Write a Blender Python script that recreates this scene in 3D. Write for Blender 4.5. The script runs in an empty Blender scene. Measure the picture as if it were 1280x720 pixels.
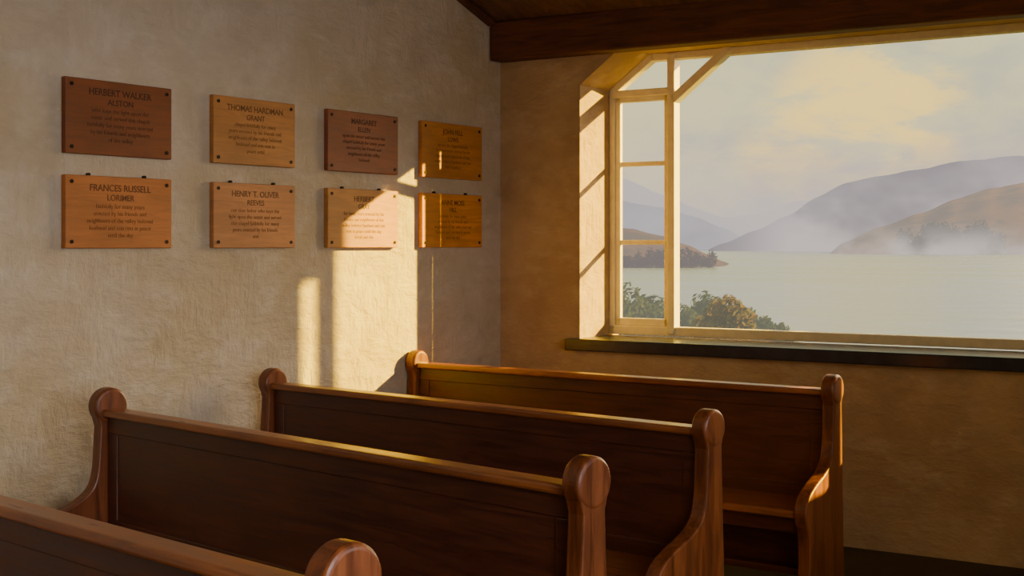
import bpy, math, random
from mathutils import Vector, Matrix, noise
random.seed(7)
SC = bpy.context.scene
COL = SC.collection

# ---------------------------------------------------------------- node helpers
class NT:
    def __init__(s, tree): s.t = tree; s.n = tree.nodes; s.l = tree.links
    def new(s, typ, ins=None, **kw):
        nd = s.n.new(typ)
        for k, v in kw.items(): setattr(nd, k, v)
        for k, v in (ins or {}).items():
            sock = nd.inputs[k]
            if isinstance(v, bpy.types.NodeSocket): s.l.new(v, sock)
            else: sock.default_value = v
        return nd
    def math(s, op, a, b=0.0, clamp=False):
        nd = s.n.new('ShaderNodeMath'); nd.operation = op; nd.use_clamp = clamp
        for i, v in enumerate((a, b)):
            if isinstance(v, bpy.types.NodeSocket): s.l.new(v, nd.inputs[i])
            else: nd.inputs[i].default_value = v
        return nd.outputs[0]
    def mix(s, f, a, b, blend='MIX'):
        nd = s.n.new('ShaderNodeMix'); nd.data_type = 'RGBA'; nd.blend_type = blend
        for i, v in ((0, f), (6, a), (7, b)):
            if isinstance(v, bpy.types.NodeSocket): s.l.new(v, nd.inputs[i])
            else:
                if i != 0 and len(v) == 3: v = (*v, 1)
                nd.inputs[i].default_value = v
        return nd.outputs[2]
    def rng(s, v, a, b, c=0.0, d=1.0, smooth=True):
        nd = s.n.new('ShaderNodeMapRange')
        nd.interpolation_type = 'SMOOTHSTEP' if smooth else 'LINEAR'
        s.l.new(v, nd.inputs[0])
        for i, x in enumerate((a, b, c, d)): nd.inputs[i+1].default_value = x
        return nd.outputs[0]
    def coords(s, scale=(1,1,1), rot=(0,0,0), kind='Object'):
        tc = s.n.new('ShaderNodeTexCoord')
        mp = s.new('ShaderNodeMapping', {'Vector': tc.outputs[kind], 'Scale': scale, 'Rotation': rot})
        return mp.outputs[0]
    def noise(s, vec, scale, detail=4, rough=.55, dist=0.0):
        return s.new('ShaderNodeTexNoise', {'Vector': vec, 'Scale': scale, 'Detail': detail, 'Roughness': rough, 'Distortion': dist}).outputs['Fac']

def srgb(r, g, b):
    f = lambda c: (c/255/12.92) if c/255 <= .04045 else ((c/255+.055)/1.055)**2.4
    return (f(r), f(g), f(b))

def mat_new(name):
    m = bpy.data.materials.new(name); m.use_nodes = True
    m.node_tree.nodes.clear()
    nt = NT(m.node_tree)
    out = nt.new('ShaderNodeOutputMaterial')
    return m, nt, out

def mat_plaster(name, c1, c2, c3, bump=.35):
    m, nt, out = mat_new(name)
    co = nt.coords()
    big = nt.noise(co, .9, 3, .6, .2)
    mid = nt.noise(nt.coords((1, 1, 1.5), (.4, .3, .2)), 5, 5, .62, .15)
    s1 = nt.noise(nt.coords((5, 5, 17), (.75, .2, .1)), 1.5, 3, .6, .2)
    s2 = nt.noise(nt.coords((5, 17, 5), (.55, -.2, .3)), 1.5, 3, .6, .2)
    sel = nt.rng(nt.noise(co, 3.5, 2, .5), .44, .56)
    strokes = nt.math('ADD', nt.math('MULTIPLY', s1, sel), nt.math('MULTIPLY', s2, nt.math('SUBTRACT', 1.0, sel)))
    fine = nt.noise(co, 55, 3, .6)
    patchy = nt.noise(nt.coords((1, 1, 1.3), (.2, .1, .5)), 2.4, 5, .6, .2)
    col = nt.mix(nt.rng(big, .35, .65), c1, c2)
    col = nt.mix(nt.math('MULTIPLY', nt.rng(mid, .45, .72), .6), col, c3)
    col = nt.mix(nt.rng(patchy, .48, .70, 0, .35), col, (c2[0]*.70, c2[1]*.68, c2[2]*.68))
    col = nt.mix(nt.rng(strokes, .3, .7, 0, .18), col, tuple(x*.72 for x in c2))
    h = nt.math('ADD', nt.math('MULTIPLY', mid, .9), nt.math('ADD', nt.math('MULTIPLY', strokes, .42), nt.math('MULTIPLY', fine, .08)))
    bp = nt.new('ShaderNodeBump', {'Height': h, 'Strength': bump, 'Distance': .04})
    p = nt.new('ShaderNodeBsdfPrincipled', {'Base Color': col, 'Roughness': .85, 'Normal': bp.outputs[0]})
    nt.l.new(p.outputs[0], out.inputs[0])
    return m

def mat_wood(name, dark, light, scale=(1.2, 14, 14), rough=.35, coat=.3, bump=.12, seed=0.0):
    m, nt, out = mat_new(name)
    tc = nt.n.new('ShaderNodeTexCoord')
    mp = nt.new('ShaderNodeMapping', {'Vector': tc.outputs['Object'], 'Scale': scale, 'Location': (seed, seed*1.7, seed*.6)})
    g = nt.noise(mp.outputs[0], 2.2, 7, .65, .8)
    b = nt.noise(tc.outputs['Object'], 2.3, 3, .5, .3)
    col = nt.mix(nt.rng(g, .3, .7), dark, light)
    col = nt.mix(nt.math('MULTIPLY', nt.rng(b, .4, .75), .45), col, tuple(x*.5 for x in dark))
    bp = nt.new('ShaderNodeBump', {'Height': g, 'Strength': bump, 'Distance': .01})
    r = nt.rng(g, .2, .8, rough-.06, rough+.14)
    p = nt.new('ShaderNodeBsdfPrincipled', {'Base Color': col, 'Roughness': r, 'Normal': bp.outputs[0], 'Coat Weight': coat, 'Coat Roughness': .28})
    nt.l.new(p.outputs[0], out.inputs[0])
    return m

def mat_plain(name, col, rough=.6, nscale=12, var=.25, metallic=0.0, bump=.1):
    m, nt, out = mat_new(name)
    co = nt.coords()
    n = nt.noise(co, nscale, 5, .6, .3)
    c = nt.mix(nt.rng(n, .3, .7), tuple(x*(1-var) for x in col), tuple(min(1, x*(1+var)) for x in col))
    bp = nt.new('ShaderNodeBump', {'Height': n, 'Strength': bump, 'Distance': .01})
    p = nt.new('ShaderNodeBsdfPrincipled', {'Base Color': c, 'Roughness': rough, 'Metallic': metallic, 'Normal': bp.outputs[0]})
    nt.l.new(p.outputs[0], out.inputs[0])
    return m

# ---------------------------------------------------------------- mesh helpers
class MB:
    def __init__(s): s.v = []; s.f = []
    def box(s, a, b):
        (x0,y0,z0),(x1,y1,z1) = a, b
        o = len(s.v)
        s.v += [(x0,y0,z0),(x1,y0,z0),(x1,y1,z0),(x0,y1,z0),(x0,y0,z1),(x1,y0,z1),(x1,y1,z1),(x0,y1,z1)]
        s.f += [tuple(o+i for i in q) for q in ((0,3,2,1),(4,5,6,7),(0,1,5,4),(1,2,6,5),(2,3,7,6),(3,0,4,7))]
        return s
    def prism(s, poly, a, b, axis='y'):
        """poly: 2-D outline; extruded from a to b along axis ('x' -> poly is (y,z); 'y' -> poly is (x,z))"""
        o = len(s.v); n = len(poly)
        for d in (a, b):
            for p in poly:
                s.v.append((p[0], d, p[1]) if axis == 'y' else (d, p[0], p[1]))
        s.f.append(tuple(range(o, o+n))); s.f.append(tuple(range(o+2*n-1, o+n-1, -1)))
        for i in range(n):
            j = (i+1) % n
            s.f.append((o+i, o+n+i, o+n+j, o+j))
        return s
    def bar(s, p, q, w, a, b):
        """bar in the x-z plane from p to q, width w, extruded y a..b"""
        d = Vector((q[0]-p[0], q[1]-p[1])).normalized(); n = Vector((-d.y, d.x))*w/2
        return s.prism([(p[0]-n.x,p[1]-n.y),(q[0]-n.x,q[1]-n.y),(q[0]+n.x,q[1]+n.y),(p[0]+n.x,p[1]+n.y)], a, b)
    def cyl(s, c, r, a, b, axis='x', n=24):
        return s.prism([(c[0]+r*math.cos(2*math.pi*i/n), c[1]+r*math.sin(2*math.pi*i/n)) for i in range(n)], a, b, axis)
    def obj(s, name, mat=None, bevel=0, parent=None, smooth=False, segs=2):
        import bmesh
        me = bpy.data.meshes.new(name); me.from_pydata(s.v, [], s.f)
        bm = bmesh.new(); bm.from_mesh(me); bmesh.ops.recalc_face_normals(bm, faces=bm.faces); bm.to_mesh(me); bm.free()
        me.update()
        ob = bpy.data.objects.new(name, me); COL.objects.link(ob)
        if mat: me.materials.append(mat)
        if bevel:
            m = ob.modifiers.new('bevel', 'BEVEL'); m.width = bevel; m.segments = segs; m.limit_method = 'ANGLE'; m.angle_limit = .6
        if smooth:
            for p in me.polygons: p.use_smooth = True
        if parent: ob.parent = parent
        return ob

def empty(name, loc=(0,0,0), rz=0):
    e = bpy.data.objects.new(name, None); COL.objects.link(e)
    e.location = loc; e.rotation_euler = (0,0,rz); e.empty_display_size = .2
    return e

def catmull(pts, sub=5, closed=False):
    out = []; n = len(pts)
    for i in range(n-1):
        p0 = pts[max(i-1,0)]; p1 = pts[i]; p2 = pts[i+1]; p3 = pts[min(i+2,n-1)]
        for k in range(sub):
            t = k/sub
            out.append(tuple(.5*((2*p1[a])+(-p0[a]+p2[a])*t+(2*p0[a]-5*p1[a]+4*p2[a]-p3[a])*t*t+(-p0[a]+3*p1[a]-3*p2[a]+p3[a])*t**3) for a in (0,1)))
    out.append(pts[-1]); return out

# ---------------------------------------------------------------- materials
M_wall_l = mat_plaster('plaster_left', srgb(206,194,172), srgb(192,176,142), srgb(216,208,190), .7)
M_wall_b = mat_plaster('plaster_back', srgb(196,170,128), srgb(176,148,108), srgb(204,182,144), .6)
M_ceil = mat_wood('ceiling_boards', srgb(92,62,40), srgb(130,92,62), (10,1.2,10), .7, 0)
M_floor = mat_plain('floor_slate', srgb(62,58,42), .6, 3, .3)
M_beam = mat_wood('beam_oak', srgb(70,35,20), srgb(114,64,36), (1,10,10), .6, 0, .5)
M_frame = mat_plain('window_paint', srgb(232,226,200), .5, 14, .06)
M_sill = mat_plain('sill_slate', srgb(44,52,60), .22, 8, .25)
M_pew = mat_wood('pew_wood', srgb(68,33,18), srgb(100,50,25), (1.2,14,14), .42, .15)
M_pew_end = mat_wood('pew_end_wood', srgb(92,46,20), srgb(146,80,34), (12,12,1.2), .38, .2, seed=3)
M_pew_rail = mat_wood('pew_rail_wood', srgb(122,66,30), srgb(174,106,50), (1.2,14,14), .3, .35, seed=5)
M_sun_screen = mat_wood('sun_screen_boards', srgb(120,100,80), srgb(150,130,105), (8,8,1), .8, 0)
M_iron = mat_plain('screw_iron', srgb(40,26,18), .45, 30, .2, .6)

# ---------------------------------------------------------------- room
AB = math.radians(2.68)      # the window wall is very slightly out of square
def back(ob):
    ob.rotation_euler = (0,0,AB); return ob
RX, RY = 5.75, -9.6

MB().box((-.35,RY-.3,-.02),(0,.3,4.2)).obj('wall_left', M_wall_l)
w = MB()
UL, UR, ZS, ZC, ZT = .56, 4.14, 1.03, 2.55, 2.76
CH = .28
w.prism([(-.0,-.02),(UL,-.02),(UL,ZC),(UL+CH,ZT),(UL+CH,2.93),(-.0,2.93)], 0, .5)
w.box((UL,0,-.02),(UR,.5,ZS))
w.prism([(UR,-.02),(RX+.2,-.02),(RX+.2,2.93),(UR-CH,2.93),(UR-CH,ZT),(UR,ZC)], 0, .5)
w.box((UL+CH,0,ZT),(UR-CH,.5,2.93))
back(w.obj('wall_back', M_wall_b))
# right wall with two unseen window openings, added to hold the fill lamps
w = MB()
ys = [.5, -2.2, -4.0, -5.0, -6.8, RY-.3]
w.box((RX,ys[1],-.02),(RX+.3,ys[0],4.4)); w.box((RX,ys[3],-.02),(RX+.3,ys[2],4.6)); w.box((RX,ys[5],-.02),(RX+.3,ys[4],4.9))
for a,b in ((ys[2],ys[1]),(ys[4],ys[3])):
    w.box((RX,a,-.02),(RX+.3,b,1.0)); w.box((RX,a,2.7),(RX+.3,b,4.6))
w.obj('wall_right', M_wall_b)
MB().box((0,RY-.3,-.02),(RX,RY,6.4)).obj('wall_rear', M_wall_b)
MB().box((-.3,RY-.3,-.2),(RX+.3,.5,0)).obj('floor', M_floor)
# sloping boarded ceiling, rising away from the window wall
s = .35
MB().prism([(.5,2.92-.5*s+.17),(0.3,2.92-.02),(0,2.92),(RY-.3,2.92+s*(-RY+.3)),(RY-.3,3.2+s*(-RY+.3)),(.5,3.2)], -.35, RX+.35, 'x').obj('ceiling', M_ceil)
back(MB().box((-.4,.45,2.84),(6.2,.76,2.98)).obj('sun_cut_eave', M_beam, .008))  # unseen eaves board, added to slope the top of the sun patch
# lintel beam
back(MB().box((0.006,-.13,2.72),(RX-.3,.0,2.955)).obj('ceiling_beam', M_beam, .012))
# rafter along the left wall
MB().prism([(-.13,2.955),(-4,2.955+s*3.87),(-4,2.8+s*3.87+.12),(-.13,2.93)], .0, .05, 'x').obj('trim_2', M_beam)

# ---------------------------------------------------------------- window
win = empty('window_1', (0,0,0), AB)
f0, f1 = .37, .44
fr = MB()
fr.box((UL,f0,ZS+.02),(UL+.04,f1,ZC))                       # left jamb
fr.box((UR-.04,f0,ZS+.02),(UR,f1,ZC))
fr.box((UL,f0,ZS+.02),(UR,f1,ZS+.075))                      # bottom rail
fr.box((UL+CH,f0,ZT-.045),(UR-CH,f1,ZT))                    # head
fr.bar((UL+.012,ZC-.01),(UL+CH+.02,ZT-.01),.045,f0,f1)
fr.bar((UR-.012,ZC-.01),(UR-CH-.02,ZT-.01),.045,f0,f1)
fr.obj('frame', M_frame, .006, win)
mu = MB()
for m in (.958, 3.69):
    mu.box((m,f0-.01,ZS+.03),(m+.048,f1+.005,ZT-.01))
mu.box((UL+.02,f0-.005,ZC-.045),(.97,f1,ZC+.0)); mu.box((3.73,f0-.005,ZC-.045),(UR-.02,f1,ZC))
mu.bar((.985,2.47),(1.36,2.765),.05,f0-.01,f1)
mu.bar((3.71,2.47),(3.34,2.765),.05,f0-.01,f1)
mu.obj('mullions', M_frame, .006, win)
ca = MB()
for a, b in ((UL+.04,.958),(3.738,UR-.04)):
    g0, g1 = f0+.015, f1-.02
    z0, z1 = ZS+.075, ZC-.045
    ca.box((a,g0,z0),(a+.03,g1,z1)); ca.box((b-.03,g0,z0),(b,g1,z1))
    ca.box((a,g0,z0),(b,g1,z0+.045)); ca.box((a,g0,z1-.03),(b,g1,z1))
    for zz in (1.615, 2.095):
        ca.box((a+.02,g0+.005,zz-.014),(b-.02,g1-.005,zz+.014))
ca.obj('casements', M_frame, .004, win)
back(MB().box((.495,-.07,.975),(4.22,.0,1.045)).box((UL+.001,.0,ZS),(UR-.001,f0,1.045)).obj('windowsill', M_sill, .006))

# ---------------------------------------------------------------- side windows (unseen, added around the fill lamps)
for i,(a,b) in enumerate(((-4.0,-2.2),(-6.8,-5.0))):
    e = empty('window_%d' % (i+2), (RX+.18,(a+b)/2,1.85))
    h = MB(); hw, hh = .9, .85
    h.box((-.03,-hw,-hh),(.03,-hw+.06,hh)).box((-.03,hw-.06,-hh),(.03,hw,hh)).box((-.03,-hw,-hh),(.03,hw,-hh+.06)).box((-.03,-hw,hh-.06),(.03,hw,hh)).box((-.03,-.03,-hh),(.03,.03,hh)).box((-.02,-hw,-.02),(.02,hw,.02))
    h.obj('frame', M_frame, .005, e)

# ---------------------------------------------------------------- pews
def pew_profile(kz, kr):
    arc = [(kr*math.cos(a), kz+kr*math.sin(a)) for a in [math.radians(-32+i*(244/18)) for i in range(19)]]
    bk = catmull([(.10,0),(.092,.05),(.075,.14),(.066,.40),(.057,.62),(.050,.80),(.047,.87)], 4)
    fr_ = catmull([(-.047,.87),(-.052,.78),(-.060,.69),(-.085,.625),(-.15,.58),(-.25,.545),(-.33,.505),(-.37,.45),(-.365,.39),(-.335,.32),(-.33,.20),(-.345,.10),(-.385,.04),(-.39,0)], 4)
    return bk+arc+fr_
def pew(pl, pr, kz=.940, kr=.066):
    pl = Vector(pl); pr = Vector(pr); d = pr-pl; L = d.length
    PROF = pew_profile(kz, kr)
    e = empty('church_pew', (pl.x, pl.y, 0), math.atan2(d.y, d.x))
    T = .058
    for i, x in enumerate((-T, L)):
        MB().prism(PROF, x, x+T, 'x').obj('end_panel_%d' % (i+1), M_pew_end, .01, e)
        MB().cyl((0,kz),kr+.003,x-.004,x+T+.004,'x',40).obj('end_boss_%d' % (i+1), M_pew_end, .014, e, segs=4)
    MB().box((0,-.045,.912),(L,.04,.942)).obj('top_rail', M_pew_rail, .010, e, segs=3)
    b = MB()
    b.box((0,-.018,.845),(L,.022,.912)).box((0,-.018,.43),(L,.022,.50)).box((0,-.018,.5),(.07,.022,.845)).box((L-.07,-.018,.5),(L,.022,.845))
    b.obj('back_frame', M_pew, .004, e)
    MB().box((.05,-.012,.48),(L-.05,.012,.86)).obj('back_panel', M_pew, 0, e)
    MB().box((0,-.36,.405),(L,.02,.44)).obj('seat', M_pew_rail, .01, e, segs=3)
    k = MB().box((0,-.03,.08),(L,.0,.40)).box((0,-.30,.33),(L,-.275,.405)).box((0,-.2,.12),(L,-.12,.15))
    k.obj('under_rails', M_pew, .004, e)
    return e
pew((.07,-.87),(2.44,-.875))
pew((.175,-2.105),(2.54,-2.34))
pew((.35,-3.21),(2.78,-3.57), .952, .070)
pew((.47,-4.45),(2.98,-4.78), .964, .073)

# ---------------------------------------------------------------- plaques
WORDS = ("in loving memory of our dear father who kept the light upon the water and served this chapel faithfully for many years "
         "erected by his friends and neighbours of the valley beloved husband and son rest in peace until the day break and the "
         "shadows flee away he gave of himself to all who came by the lake shore giving thanks for a life well lived").split()
def ctext(name, body, size, loc, parent, mat, bold=0.0, maxw=None):
    cu = bpy.data.curves.new(name, 'FONT'); cu.body = body; cu.size = size; cu.align_x = 'CENTER'; cu.extrude = .0006; cu.offset = bold
    o = bpy.data.objects.new(name, cu); COL.objects.link(o)
    bpy.context.view_layer.update()
    me = bpy.data.meshes.new_from_object(o.evaluated_get(bpy.context.evaluated_depsgraph_get()))
    bpy.data.objects.remove(o); me.name = name
    w_ = max(v.co.x for v in me.vertices)-min(v.co.x for v in me.vertices)
    if maxw and w_ > maxw:
        for v in me.vertices: v.co.x *= maxw/w_
    o = bpy.data.objects.new(name, me); COL.objects.link(o)
    me.materials.clear(); me.materials.append(mat)
    o.matrix_local = Matrix(((0,0,1,loc[0]),(1,0,0,loc[1]),(0,1,0,loc[2]),(0,0,0,1)))
    o.parent = parent
    return o
cols = [(2.623,3.191),(1.830,2.373),(1.022,1.590),(.233,.810)]
tones = [[(142,78,34),(202,126,58)],[(204,140,70),(208,142,84)],[(156,92,60),(206,146,74)],[(214,142,58),(242,160,60)]]  # last column brightened to orange to imitate sunlight on those boards
heads = [['HERBERT WALKER','ALSTON'],['THOMAS HARDMAN','GRANT'],['MARGARET','ELLEN'],['JOHN FELL','LOWE'],
         ['FRANCES RUSSELL','LORIMER'],['HENRY T. OLIVER','REEVES'],['HERBERT','GRAY'],['ANNE MOSS','HILL']]
rnd = random.Random(3)
for c,(a,b) in enumerate(cols):
    for r,(z0,z1) in enumerate(((1.985,2.305),(1.585,1.895))):
        cy, cz = -(a+b)/2, (z0+z1)/2; W, H = b-a, z1-z0
        e = empty('memorial_plaque', (0,cy,cz))
        t = tones[c][r]
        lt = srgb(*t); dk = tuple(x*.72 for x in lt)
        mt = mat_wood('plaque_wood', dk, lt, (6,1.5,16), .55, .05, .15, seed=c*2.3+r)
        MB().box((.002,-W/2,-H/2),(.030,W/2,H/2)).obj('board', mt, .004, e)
        sc = MB()
        for sy in (-1,1):
            for sz in (-1,1):
                sc.cyl((sy*(W/2-.03), sz*(H/2-.028)), .0085, .028, .034, 'x', 14)
        if r == 1:
            for sy in (-.55,.5):
                sc.cyl((sy*W/2, H/2+.005), .007, .004, .020, 'x', 10)
        sc.obj('screws', M_iron, 0, e)
        ink = mat_plain('worn_engraving', tuple(x*.27 for x in lt), .7, 60, .4)
        ink2 = mat_plain('worn_engraving_fine', tuple(x*.38 for x in lt), .7, 60, .4)
        h = heads[(c+4*r) % 8]
        ctext('heading_1', h[0], .040, (.0303,0,H/2-.064), e, ink, .0008, .70*W)
        ctext('heading_2', h[1], .036, (.0303,0,H/2-.104), e, ink, .0006)
        k = rnd.randrange(0, 20); zz = H/2-.138
        for li in range(5):
            target = (.74,.84,.80,.72,.32)[li]*W; line = ''
            while True:
                nxt = (line+' '+WORDS[k % len(WORDS)]).strip()
                if len(nxt)*.0135 > target: break
                line = nxt; k += 1
            ctext('line_%d' % (li+1), line, .027, (.0303,0,zz), e, ink2, .0001, .86*W); zz -= .031

# ---------------------------------------------------------------- outside: unseen board screen on the right, added to shape the sun patches
pw = MB()
U0, U1 = 4.5, 4.53
wa, wb, wc = 3.46, 3.57, 3.705
HT = 5.2
ga, gb, gz0, gz1 = 1.00, 1.60, 1.68, 2.60
pw.box((U0,.52,-1.0),(U1,ga,HT)); pw.box((U0,gb,-1.2),(U1,wa,HT))
pw.box((U0,ga,-1.2),(U1,gb,gz0)); pw.box((U0,ga,gz1),(U1,gb,HT))
pw.box((U0,wb,-1.3),(U0+.02,wc,HT))
pw.box((U0,wa,-1.3),(U0+.02,wb,.5)); pw.box((U0,wa,4.05),(U0+.02,wb,HT))
back(pw.obj('sun_screen', M_sun_screen))

# ---------------------------------------------------------------- landscape (built at true distances)
CAM = Vector((4.695,-6.659,1.6)); RT = Vector((.8223,.5690)); FW = Vector((-.5690,.8223))
def at(tb, dep): # bearing tangent, distance
    return (CAM.x+RT.x*tb*dep+FW.x*dep, CAM.y+RT.y*tb*dep+FW.y*dep)
LAKE_Z = -8.0
def interp(pr, x):
    if x <= pr[0][0]: return pr[0][1]
    for (a,b),(c,d) in zip(pr, pr[1:]):
        if x <= c:
            k = (x-a)/(c-a); k = k*k*(3-2*k)*.5+k*.5
            return b+(d-b)*k
    return pr[-1][1]
def ridge(name, prof, d0, d1, mat, nx=160, ny=16, rough=.06, seed=0):
    """prof: list of (bearing tangent*1000, elevation tangent*1000)"""
    v = []; f = []
    x0, x1 = prof[0][0], prof[-1][0]
    for j in range(ny+4):
        for i in range(nx+1):
            tb = (x0+(x1-x0)*i/nx)
            k = min(j/ny, 1.0); back_k = max(0, (j-ny)/3)
            dep = d0+(d1-d0)*(k+back_k*.6)
            top = CAM.z+interp(prof, tb)/1000*d1
            X, Y = at(tb/1000, dep)
            hgt = top-LAKE_Z+1
            n = noise.fractal(Vector((X/(d1*.05)+seed, Y/(d1*.05), seed)), 1.0, 2.1, 6)
            sh = (math.sin(k*math.pi/2)**.85)
            z = LAKE_Z-1+hgt*sh*(1-back_k)*(1+rough*n*(1 if k > .05 else 0))
            v.append((X,Y,z))
    for j in range(ny+3):
        for i in range(nx):
            a = j*(nx+1)+i; f.append((a,a+1,a+nx+2,a+nx+1))
    me = bpy.data.meshes.new(name); me.from_pydata(v,[],f); me.update()
    for p in me.polygons: p.use_smooth = True
    o = bpy.data.objects.new(name, me); COL.objects.link(o); me.materials.append(mat)
    return o
def P(lst): return [((x-640)/1.650, (306-y)/1.650) for x,y in lst]

def mat_hill(name, c1, c2, c3, haze, f, nscale):
    m, nt, out = mat_new(name)
    g = nt.n.new('ShaderNodeNewGeometry'); pos = g.outputs['Position']
    n = nt.noise(pos, nscale, 6, .6, .5); n2 = nt.noise(pos, nscale*4, 5, .6, .3)
    col = nt.mix(nt.rng(n, .38, .62), c1, c2); col = nt.mix(nt.rng(n2, .46, .70), col, c3)
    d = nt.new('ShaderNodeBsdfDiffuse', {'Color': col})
    e = nt.new('ShaderNodeEmission', {'Color': (*haze,1), 'Strength': 1.0})  # distance haze painted in as a flat glow over the surface colour
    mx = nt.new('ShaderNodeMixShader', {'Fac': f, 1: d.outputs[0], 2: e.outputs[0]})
    nt.l.new(mx.outputs[0], out.inputs[0])
    return m
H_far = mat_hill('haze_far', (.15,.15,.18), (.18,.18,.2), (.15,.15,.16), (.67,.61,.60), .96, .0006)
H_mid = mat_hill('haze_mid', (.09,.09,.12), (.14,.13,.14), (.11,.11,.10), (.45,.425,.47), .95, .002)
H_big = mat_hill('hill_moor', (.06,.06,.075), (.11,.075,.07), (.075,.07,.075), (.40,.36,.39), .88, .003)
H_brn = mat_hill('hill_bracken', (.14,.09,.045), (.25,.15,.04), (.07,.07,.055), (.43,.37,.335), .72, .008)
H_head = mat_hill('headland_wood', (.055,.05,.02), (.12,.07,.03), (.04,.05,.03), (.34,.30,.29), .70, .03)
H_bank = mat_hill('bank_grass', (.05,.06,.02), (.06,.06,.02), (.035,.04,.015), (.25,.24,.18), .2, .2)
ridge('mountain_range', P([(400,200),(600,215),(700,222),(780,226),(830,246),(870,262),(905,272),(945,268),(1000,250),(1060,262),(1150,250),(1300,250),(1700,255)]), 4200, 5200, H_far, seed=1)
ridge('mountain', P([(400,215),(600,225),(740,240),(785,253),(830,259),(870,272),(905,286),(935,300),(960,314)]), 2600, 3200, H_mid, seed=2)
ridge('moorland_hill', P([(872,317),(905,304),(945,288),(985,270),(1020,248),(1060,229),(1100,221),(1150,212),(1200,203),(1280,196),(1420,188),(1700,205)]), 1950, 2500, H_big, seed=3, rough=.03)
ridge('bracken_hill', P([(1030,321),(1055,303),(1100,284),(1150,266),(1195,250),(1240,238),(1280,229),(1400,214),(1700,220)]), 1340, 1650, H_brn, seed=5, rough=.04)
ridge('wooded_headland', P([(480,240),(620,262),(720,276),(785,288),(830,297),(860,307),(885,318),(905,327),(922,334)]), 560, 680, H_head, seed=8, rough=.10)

# lake
m, nt, out = mat_new('lake_water')
g = nt.n.new('ShaderNodeNewGeometry')
n = nt.noise(nt.new('ShaderNodeMapping', {'Vector': g.outputs['Position'], 'Scale': (.05,.12,.1)}).outputs[0], 1.0, 5, .6, .3)
n2 = nt.noise(nt.new('ShaderNodeMapping', {'Vector': g.outputs['Position'], 'Rotation': (0,0,.6), 'Scale': (.006,.02,.01)}).outputs[0], 1.0, 6, .6, .6)
bp = nt.new('ShaderNodeBump', {'Height': n, 'Strength': .5, 'Distance': 1.0})
gl = nt.new('ShaderNodeBsdfGlossy', {'Color': (.68,.74,.95,1), 'Roughness': .2, 'Normal': bp.outputs[0]})
df = nt.new('ShaderNodeBsdfDiffuse', {'Color': (.15,.20,.29,1)})
mx = nt.new('ShaderNodeMixShader', {'Fac': nt.rng(n2,.35,.65,.06,.36), 1: gl.outputs[0], 2: df.outputs[0]})
nt.l.new(mx.outputs[0], out.inputs[0])
v = [(*at(a,d),LAKE_Z) for a,d in ((-1.6,60),(1.6,60),(1.3,6000),(-1.3,6000))]
me = bpy.data.meshes.new('lake'); me.from_pydata(v,[],[(0,1,2,3)]); me.materials.append(m)
COL.objects.link(bpy.data.objects.new('lake', me))

# grassy bank falling from the chapel to the shore
v = []; f = []; nx = 60; ny = 30
for j in range(ny+1):
    d = .55+120*(j/ny)**1.8
    for i in range(nx+1):
        x = -80+160*i/nx
        z = -.5-(d/118)**.8*8.4 + .25*noise.fractal(Vector((x*.1,d*.1,0)),1,2,4)*min(1,d/10)
        v.append((x, d, z))
for j in range(ny):
    for i in range(nx):
        a = j*(nx+1)+i; f.append((a,a+1,a+nx+2,a+nx+1))
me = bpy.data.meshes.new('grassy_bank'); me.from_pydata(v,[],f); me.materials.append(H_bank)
back_o = bpy.data.objects.new('grassy_bank', me); COL.objects.link(back_o); back_o.rotation_euler = (0,0,AB)
def bank_z(x, y):
    d = max(.6, y-.0468*x); return -.5-(d/118)**.8*8.4

# shrubs
def leaf_mat(name, a, b, c, f=.3):
    m, nt, out = mat_new(name)
    g = nt.n.new('ShaderNodeNewGeometry')
    n = nt.noise(g.outputs['Position'], .8, 4, .6)
    col = nt.mix(nt.rng(n,.4,.6), a, b); col = nt.mix(nt.rng(g.outputs['Random Per Island'],.4,1), col, c)
    d = nt.new('ShaderNodeBsdfDiffuse', {'Color': col}); tr = nt.new('ShaderNodeBsdfTranslucent', {'Color': col})
    mx = nt.new('ShaderNodeMixShader', {'Fac': .35, 1: d.outputs[0], 2: tr.outputs[0]})
    e = nt.new('ShaderNodeEmission', {'Color': (.33,.32,.25,1)})  # pale self-glow mixed into the leaf colour, lightens it without a lamp
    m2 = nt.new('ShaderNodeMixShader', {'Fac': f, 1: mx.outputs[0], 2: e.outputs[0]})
    nt.l.new(m2.outputs[0], out.inputs[0]); return m
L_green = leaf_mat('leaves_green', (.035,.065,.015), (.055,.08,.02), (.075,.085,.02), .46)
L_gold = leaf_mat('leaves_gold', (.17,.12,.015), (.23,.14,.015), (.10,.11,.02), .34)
L_dark = leaf_mat('leaves_dark', (.03,.055,.02), (.035,.06,.02), (.055,.07,.02), .46)
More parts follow.
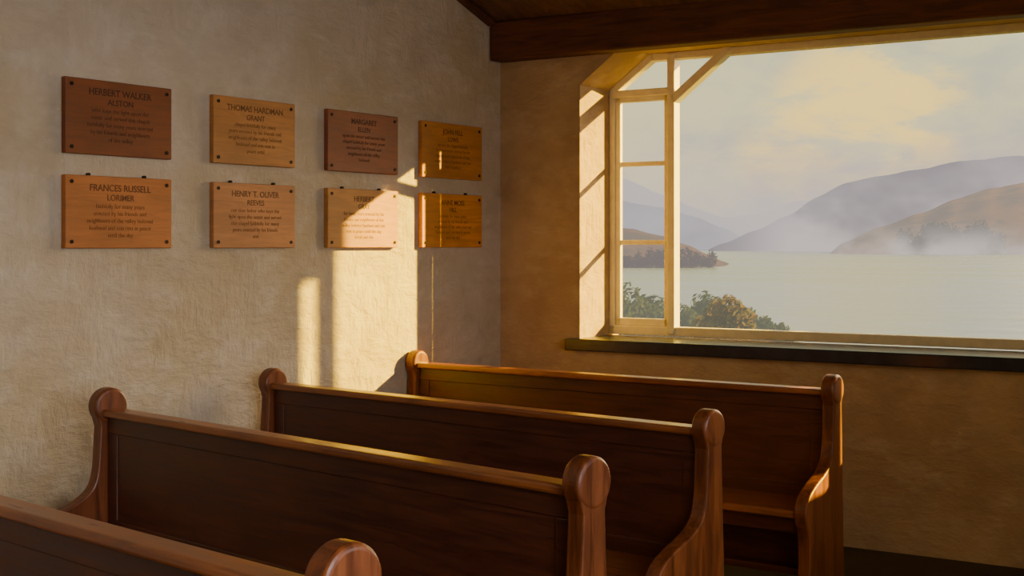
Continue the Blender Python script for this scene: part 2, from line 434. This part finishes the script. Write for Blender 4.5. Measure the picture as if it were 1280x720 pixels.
def shrub(name, bx, dep, top_y, wid, mat, n=3000, leaf=.12):
    X, Y = at((bx-640)/1650, dep)
    top = 1.6-(top_y-306)/1650*dep
    gz = bank_z(X, Y)-.3
    H = top-gz
    e = empty(name, (X,Y,gz))
    v=[]; f=[]
    blobs = []
    for k in range(11):
        a = k*2.4+rnd.random(); r = wid*.42*math.sqrt((k+.5)/11)
        hh = H-wid*.27-(r/wid)**2*wid*1.6-rnd.random()*.25*wid
        blobs.append((Vector((r*math.cos(a), r*math.sin(a), hh)), wid*.25*(.7+.4*rnd.random())))
        blobs.append((Vector((r*math.cos(a)*1.1, r*math.sin(a)*1.1, hh*.55)), wid*.28))
    blobs.append((Vector((0,0,H-wid*.25)), wid*.24))
    for i in range(n):
        c, R = rnd.choice(blobs)
        d = Vector((rnd.gauss(0,1),rnd.gauss(0,1),rnd.gauss(0,1))).normalized()
        p = c+d*R*(.75+.3*rnd.random())
        if p.z < 0: continue
        nrm = (d+Vector((rnd.gauss(0,.5),rnd.gauss(0,.5),rnd.gauss(0,.5)))).normalized()
        t1 = nrm.orthogonal().normalized(); t2 = nrm.cross(t1); s_ = leaf*(.6+.8*rnd.random())
        o = len(v); v += [tuple(p+t1*s_), tuple(p+t2*s_*.5), tuple(p-t1*s_), tuple(p-t2*s_*.5)]; f.append((o,o+1,o+2,o+3))
    me = bpy.data.meshes.new('foliage'); me.from_pydata(v,[],f); me.materials.append(mat)
    o = bpy.data.objects.new('foliage', me); COL.objects.link(o); o.parent = e
    st = MB()
    for k in range(5):
        a = k*1.3; st.box((.1*math.cos(a)-.04, .1*math.sin(a)-.04, -.4),(.1*math.cos(a)+.04,.1*math.sin(a)+.04,H*.6))
    st.obj('stems', M_beam, 0, e)
shrub('shrub', 735, 45, 345, 2.8, L_green)
shrub('shrub', 782, 46, 352, 2.6, L_green)
shrub('shrub', 818, 50, 366, 2.4, L_dark)
shrub('shrub', 852, 47, 380, 2.0, L_green)
shrub('shrub', 880, 49, 364, 2.2, L_green)
shrub('shrub', 907, 45, 367, 2.0, L_gold)
shrub('shrub', 930, 48, 382, 1.9, L_green)
shrub('shrub', 953, 48, 393, 1.8, L_dark)
shrub('shrub', 976, 48, 403, 1.6, L_green)

# trees at the far shore : one grouped mass
def tree_mass(name, items, mat):
    v=[]; f=[]
    for bx, dep, w_, h_ in items:
        X, Y = at((bx-640)/1650, dep)
        for i in range(170):
            d = Vector((rnd.gauss(0,1),rnd.gauss(0,1),rnd.gauss(0,1))).normalized()
            p = Vector((X,Y,LAKE_Z+h_*.5))+Vector((d.x*w_*.5,d.y*w_*.5,d.z*h_*.5))*(.6+.5*rnd.random())
            t1 = d.orthogonal().normalized(); t2 = d.cross(t1); s_ = w_*.10
            o=len(v); v += [tuple(p+t1*s_),tuple(p+t2*s_),tuple(p-t1*s_),tuple(p-t2*s_)]; f.append((o,o+1,o+2,o+3))
    me = bpy.data.meshes.new(name); me.from_pydata(v,[],f); me.materials.append(mat)
    COL.objects.link(bpy.data.objects.new(name, me))
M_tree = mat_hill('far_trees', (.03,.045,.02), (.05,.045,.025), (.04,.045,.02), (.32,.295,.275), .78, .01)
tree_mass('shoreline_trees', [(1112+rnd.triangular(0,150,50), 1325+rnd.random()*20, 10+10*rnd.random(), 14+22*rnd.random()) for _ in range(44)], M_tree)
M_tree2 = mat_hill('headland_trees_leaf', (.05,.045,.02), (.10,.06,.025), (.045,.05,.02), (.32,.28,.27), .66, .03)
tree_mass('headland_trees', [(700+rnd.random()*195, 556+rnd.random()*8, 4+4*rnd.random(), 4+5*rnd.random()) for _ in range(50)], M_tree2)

# low mist banks standing over the water
def mist(name, x0, x1, dep, ztop, dens, col, sc, seed):
    m, nt, out = mat_new(name+'_vapour')
    g = nt.n.new('ShaderNodeNewGeometry')
    mp = nt.new('ShaderNodeMapping', {'Vector': g.outputs['Position'], 'Scale': (1,1,1.5), 'Location': (seed,seed,0)})
    n = nt.noise(mp.outputs[0], sc, 3, .5, .2)
    sp = nt.new('ShaderNodeSeparateXYZ', {0: g.outputs['Position']})
    fall = nt.rng(sp.outputs[2], LAKE_Z+ztop*.05, LAKE_Z+ztop, 1, 0)
    tc = nt.n.new('ShaderNodeTexCoord'); su = nt.new('ShaderNodeSeparateXYZ', {0: tc.outputs['Generated']})
    ed = nt.math('MULTIPLY', nt.rng(su.outputs[0],0,.25), nt.rng(su.outputs[0],.75,1,1,0))
    a = nt.math('MULTIPLY', nt.math('MULTIPLY', fall, nt.rng(n,.22,.66)), nt.math('MULTIPLY', ed, dens), True)
    tr = nt.new('ShaderNodeBsdfTransparent'); e = nt.new('ShaderNodeEmission', {'Color': (*col,1)})
    mx = nt.new('ShaderNodeMixShader', {'Fac': a, 1: tr.outputs[0], 2: e.outputs[0]})
    nt.l.new(mx.outputs[0], out.inputs[0])
    v=[]; f=[]; N=24
    for i in range(N+1):
        tb = (x0+(x1-x0)*i/N-640)/1650; X,Y = at(tb, dep)
        v += [(X,Y,LAKE_Z),(X,Y,LAKE_Z+ztop)]
    for i in range(N): f.append((2*i,2*i+2,2*i+3,2*i+1))
    me = bpy.data.meshes.new(name); me.from_pydata(v,[],f); me.materials.append(m)
    COL.objects.link(bpy.data.objects.new(name, me))
mist('mist_bank', 960, 1500, 1300, 36, .95, (.80,.69,.62), .02, 3)
mist('mist_bank', 880, 1420, 1800, 210, 1.15, (.76,.66,.63), .0075, 9)
mist('mist_bank', 600, 1150, 2550, 165, .95, (.68,.62,.63), .004, 21)
mist('mist_bank', 700, 1300, 4000, 440, .95, (.90,.76,.64), .0022, 5)

# ---------------------------------------------------------------- world
S = Vector((.9468,1.1825,.575)).normalized()
wd_ = bpy.data.worlds.new('evening_sky'); SC.world = wd_; wd_.use_nodes = True
wd_.node_tree.nodes.clear(); nt = NT(wd_.node_tree)
tc = nt.n.new('ShaderNodeTexCoord'); D = tc.outputs['Generated']
sep = nt.new('ShaderNodeSeparateXYZ', {0: D})
cr = nt.new('ShaderNodeValToRGB', {'Fac': nt.rng(sep.outputs[2], -.02, .40, 0, 1, False)})
E = cr.color_ramp.elements
E[0].position = 0; E[0].color = (1.0,.82,.58,1); E[1].position = 1; E[1].color = (.68,.74,.50,1)
for p, c in ((.2,(1.05,.90,.52,1)),(.42,(1.02,.95,.50,1)),(.65,(.85,.86,.52,1))):
    q = E.new(p); q.color = c
nz = nt.noise(nt.new('ShaderNodeMapping', {'Vector': D, 'Scale': (1,1,2.6)}).outputs[0], 11, 6, .6, .3)
nz2 = nt.noise(nt.new('ShaderNodeMapping', {'Vector': D, 'Scale': (1,1,2.2), 'Location': (4,2,1)}).outputs[0], 9, 6, .6, .3)
def lobe(vec, a, b):
    d = nt.new('ShaderNodeVectorMath', {0: D, 1: Vector(vec).normalized()}, operation='DOT_PRODUCT')
    return nt.rng(d.outputs['Value'], a, b)
def dirpx(x, y):
    k = (x-640)/1650; return (RT.x*k+FW.x, RT.y*k+FW.y, (306-y)/1650)
c = nt.mix(nt.rng(nz2,.45,.64,0,.6), cr.outputs[0], (.68,.66,.54))
gold = nt.math('MULTIPLY', nt.math('MAXIMUM', lobe(dirpx(1085,150), .9965, .9992), nt.math('MULTIPLY', lobe(dirpx(1010,198),.9980,.9998), .9)), nt.rng(nz,.42,.56))
c = nt.mix(nt.math('MULTIPLY', gold, .9), c, (1.8,1.22,.28))
lil = nt.math('MULTIPLY', nt.rng(sep.outputs[2], .03, .11, 1, 0), nt.rng(nz2,.38,.58))
c = nt.mix(nt.math('MULTIPLY', lil, .65), c, (.70,.58,.56))
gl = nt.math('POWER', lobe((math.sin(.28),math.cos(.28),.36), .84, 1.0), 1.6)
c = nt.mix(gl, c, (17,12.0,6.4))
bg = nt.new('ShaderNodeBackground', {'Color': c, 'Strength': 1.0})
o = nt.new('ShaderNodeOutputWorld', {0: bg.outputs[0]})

# ---------------------------------------------------------------- lights
sl = bpy.data.lights.new('sun', 'SUN'); sl.energy = 30.0; sl.angle = math.radians(.45); sl.color = (1,.62,.0)
so = bpy.data.objects.new('sun', sl); COL.objects.link(so); so.rotation_euler = S.to_track_quat('Z','Y').to_euler(); so.location = (20,25,15)
for i,(y, e_) in enumerate(((-3.1,16),(-5.9,54))):  # unseen fill lamps added on the right to brighten the room
    al = bpy.data.lights.new('side_fill_light', 'AREA'); al.shape = 'RECTANGLE'; al.size = 1.6; al.size_y = 1.6; al.energy = e_; al.color = (.91,.90,1.0)
    al.spread = math.radians(115)
    ao = bpy.data.objects.new('side_fill_light', al); COL.objects.link(ao)
    ao.location = (RX+.10, y, 1.85); ao.rotation_euler = (0, math.radians(74), 0)

# ---------------------------------------------------------------- camera
cd = bpy.data.cameras.new('camera'); cd.lens = 1650/1280*36; cd.sensor_width = 36; cd.shift_y = -54/1280; cd.clip_end = 20000; cd.clip_start = .05
co = bpy.data.objects.new('camera', cd); COL.objects.link(co)
co.location = CAM; co.rotation_euler = (math.radians(90), 0, math.atan2(.5690,.8223))
SC.camera = co
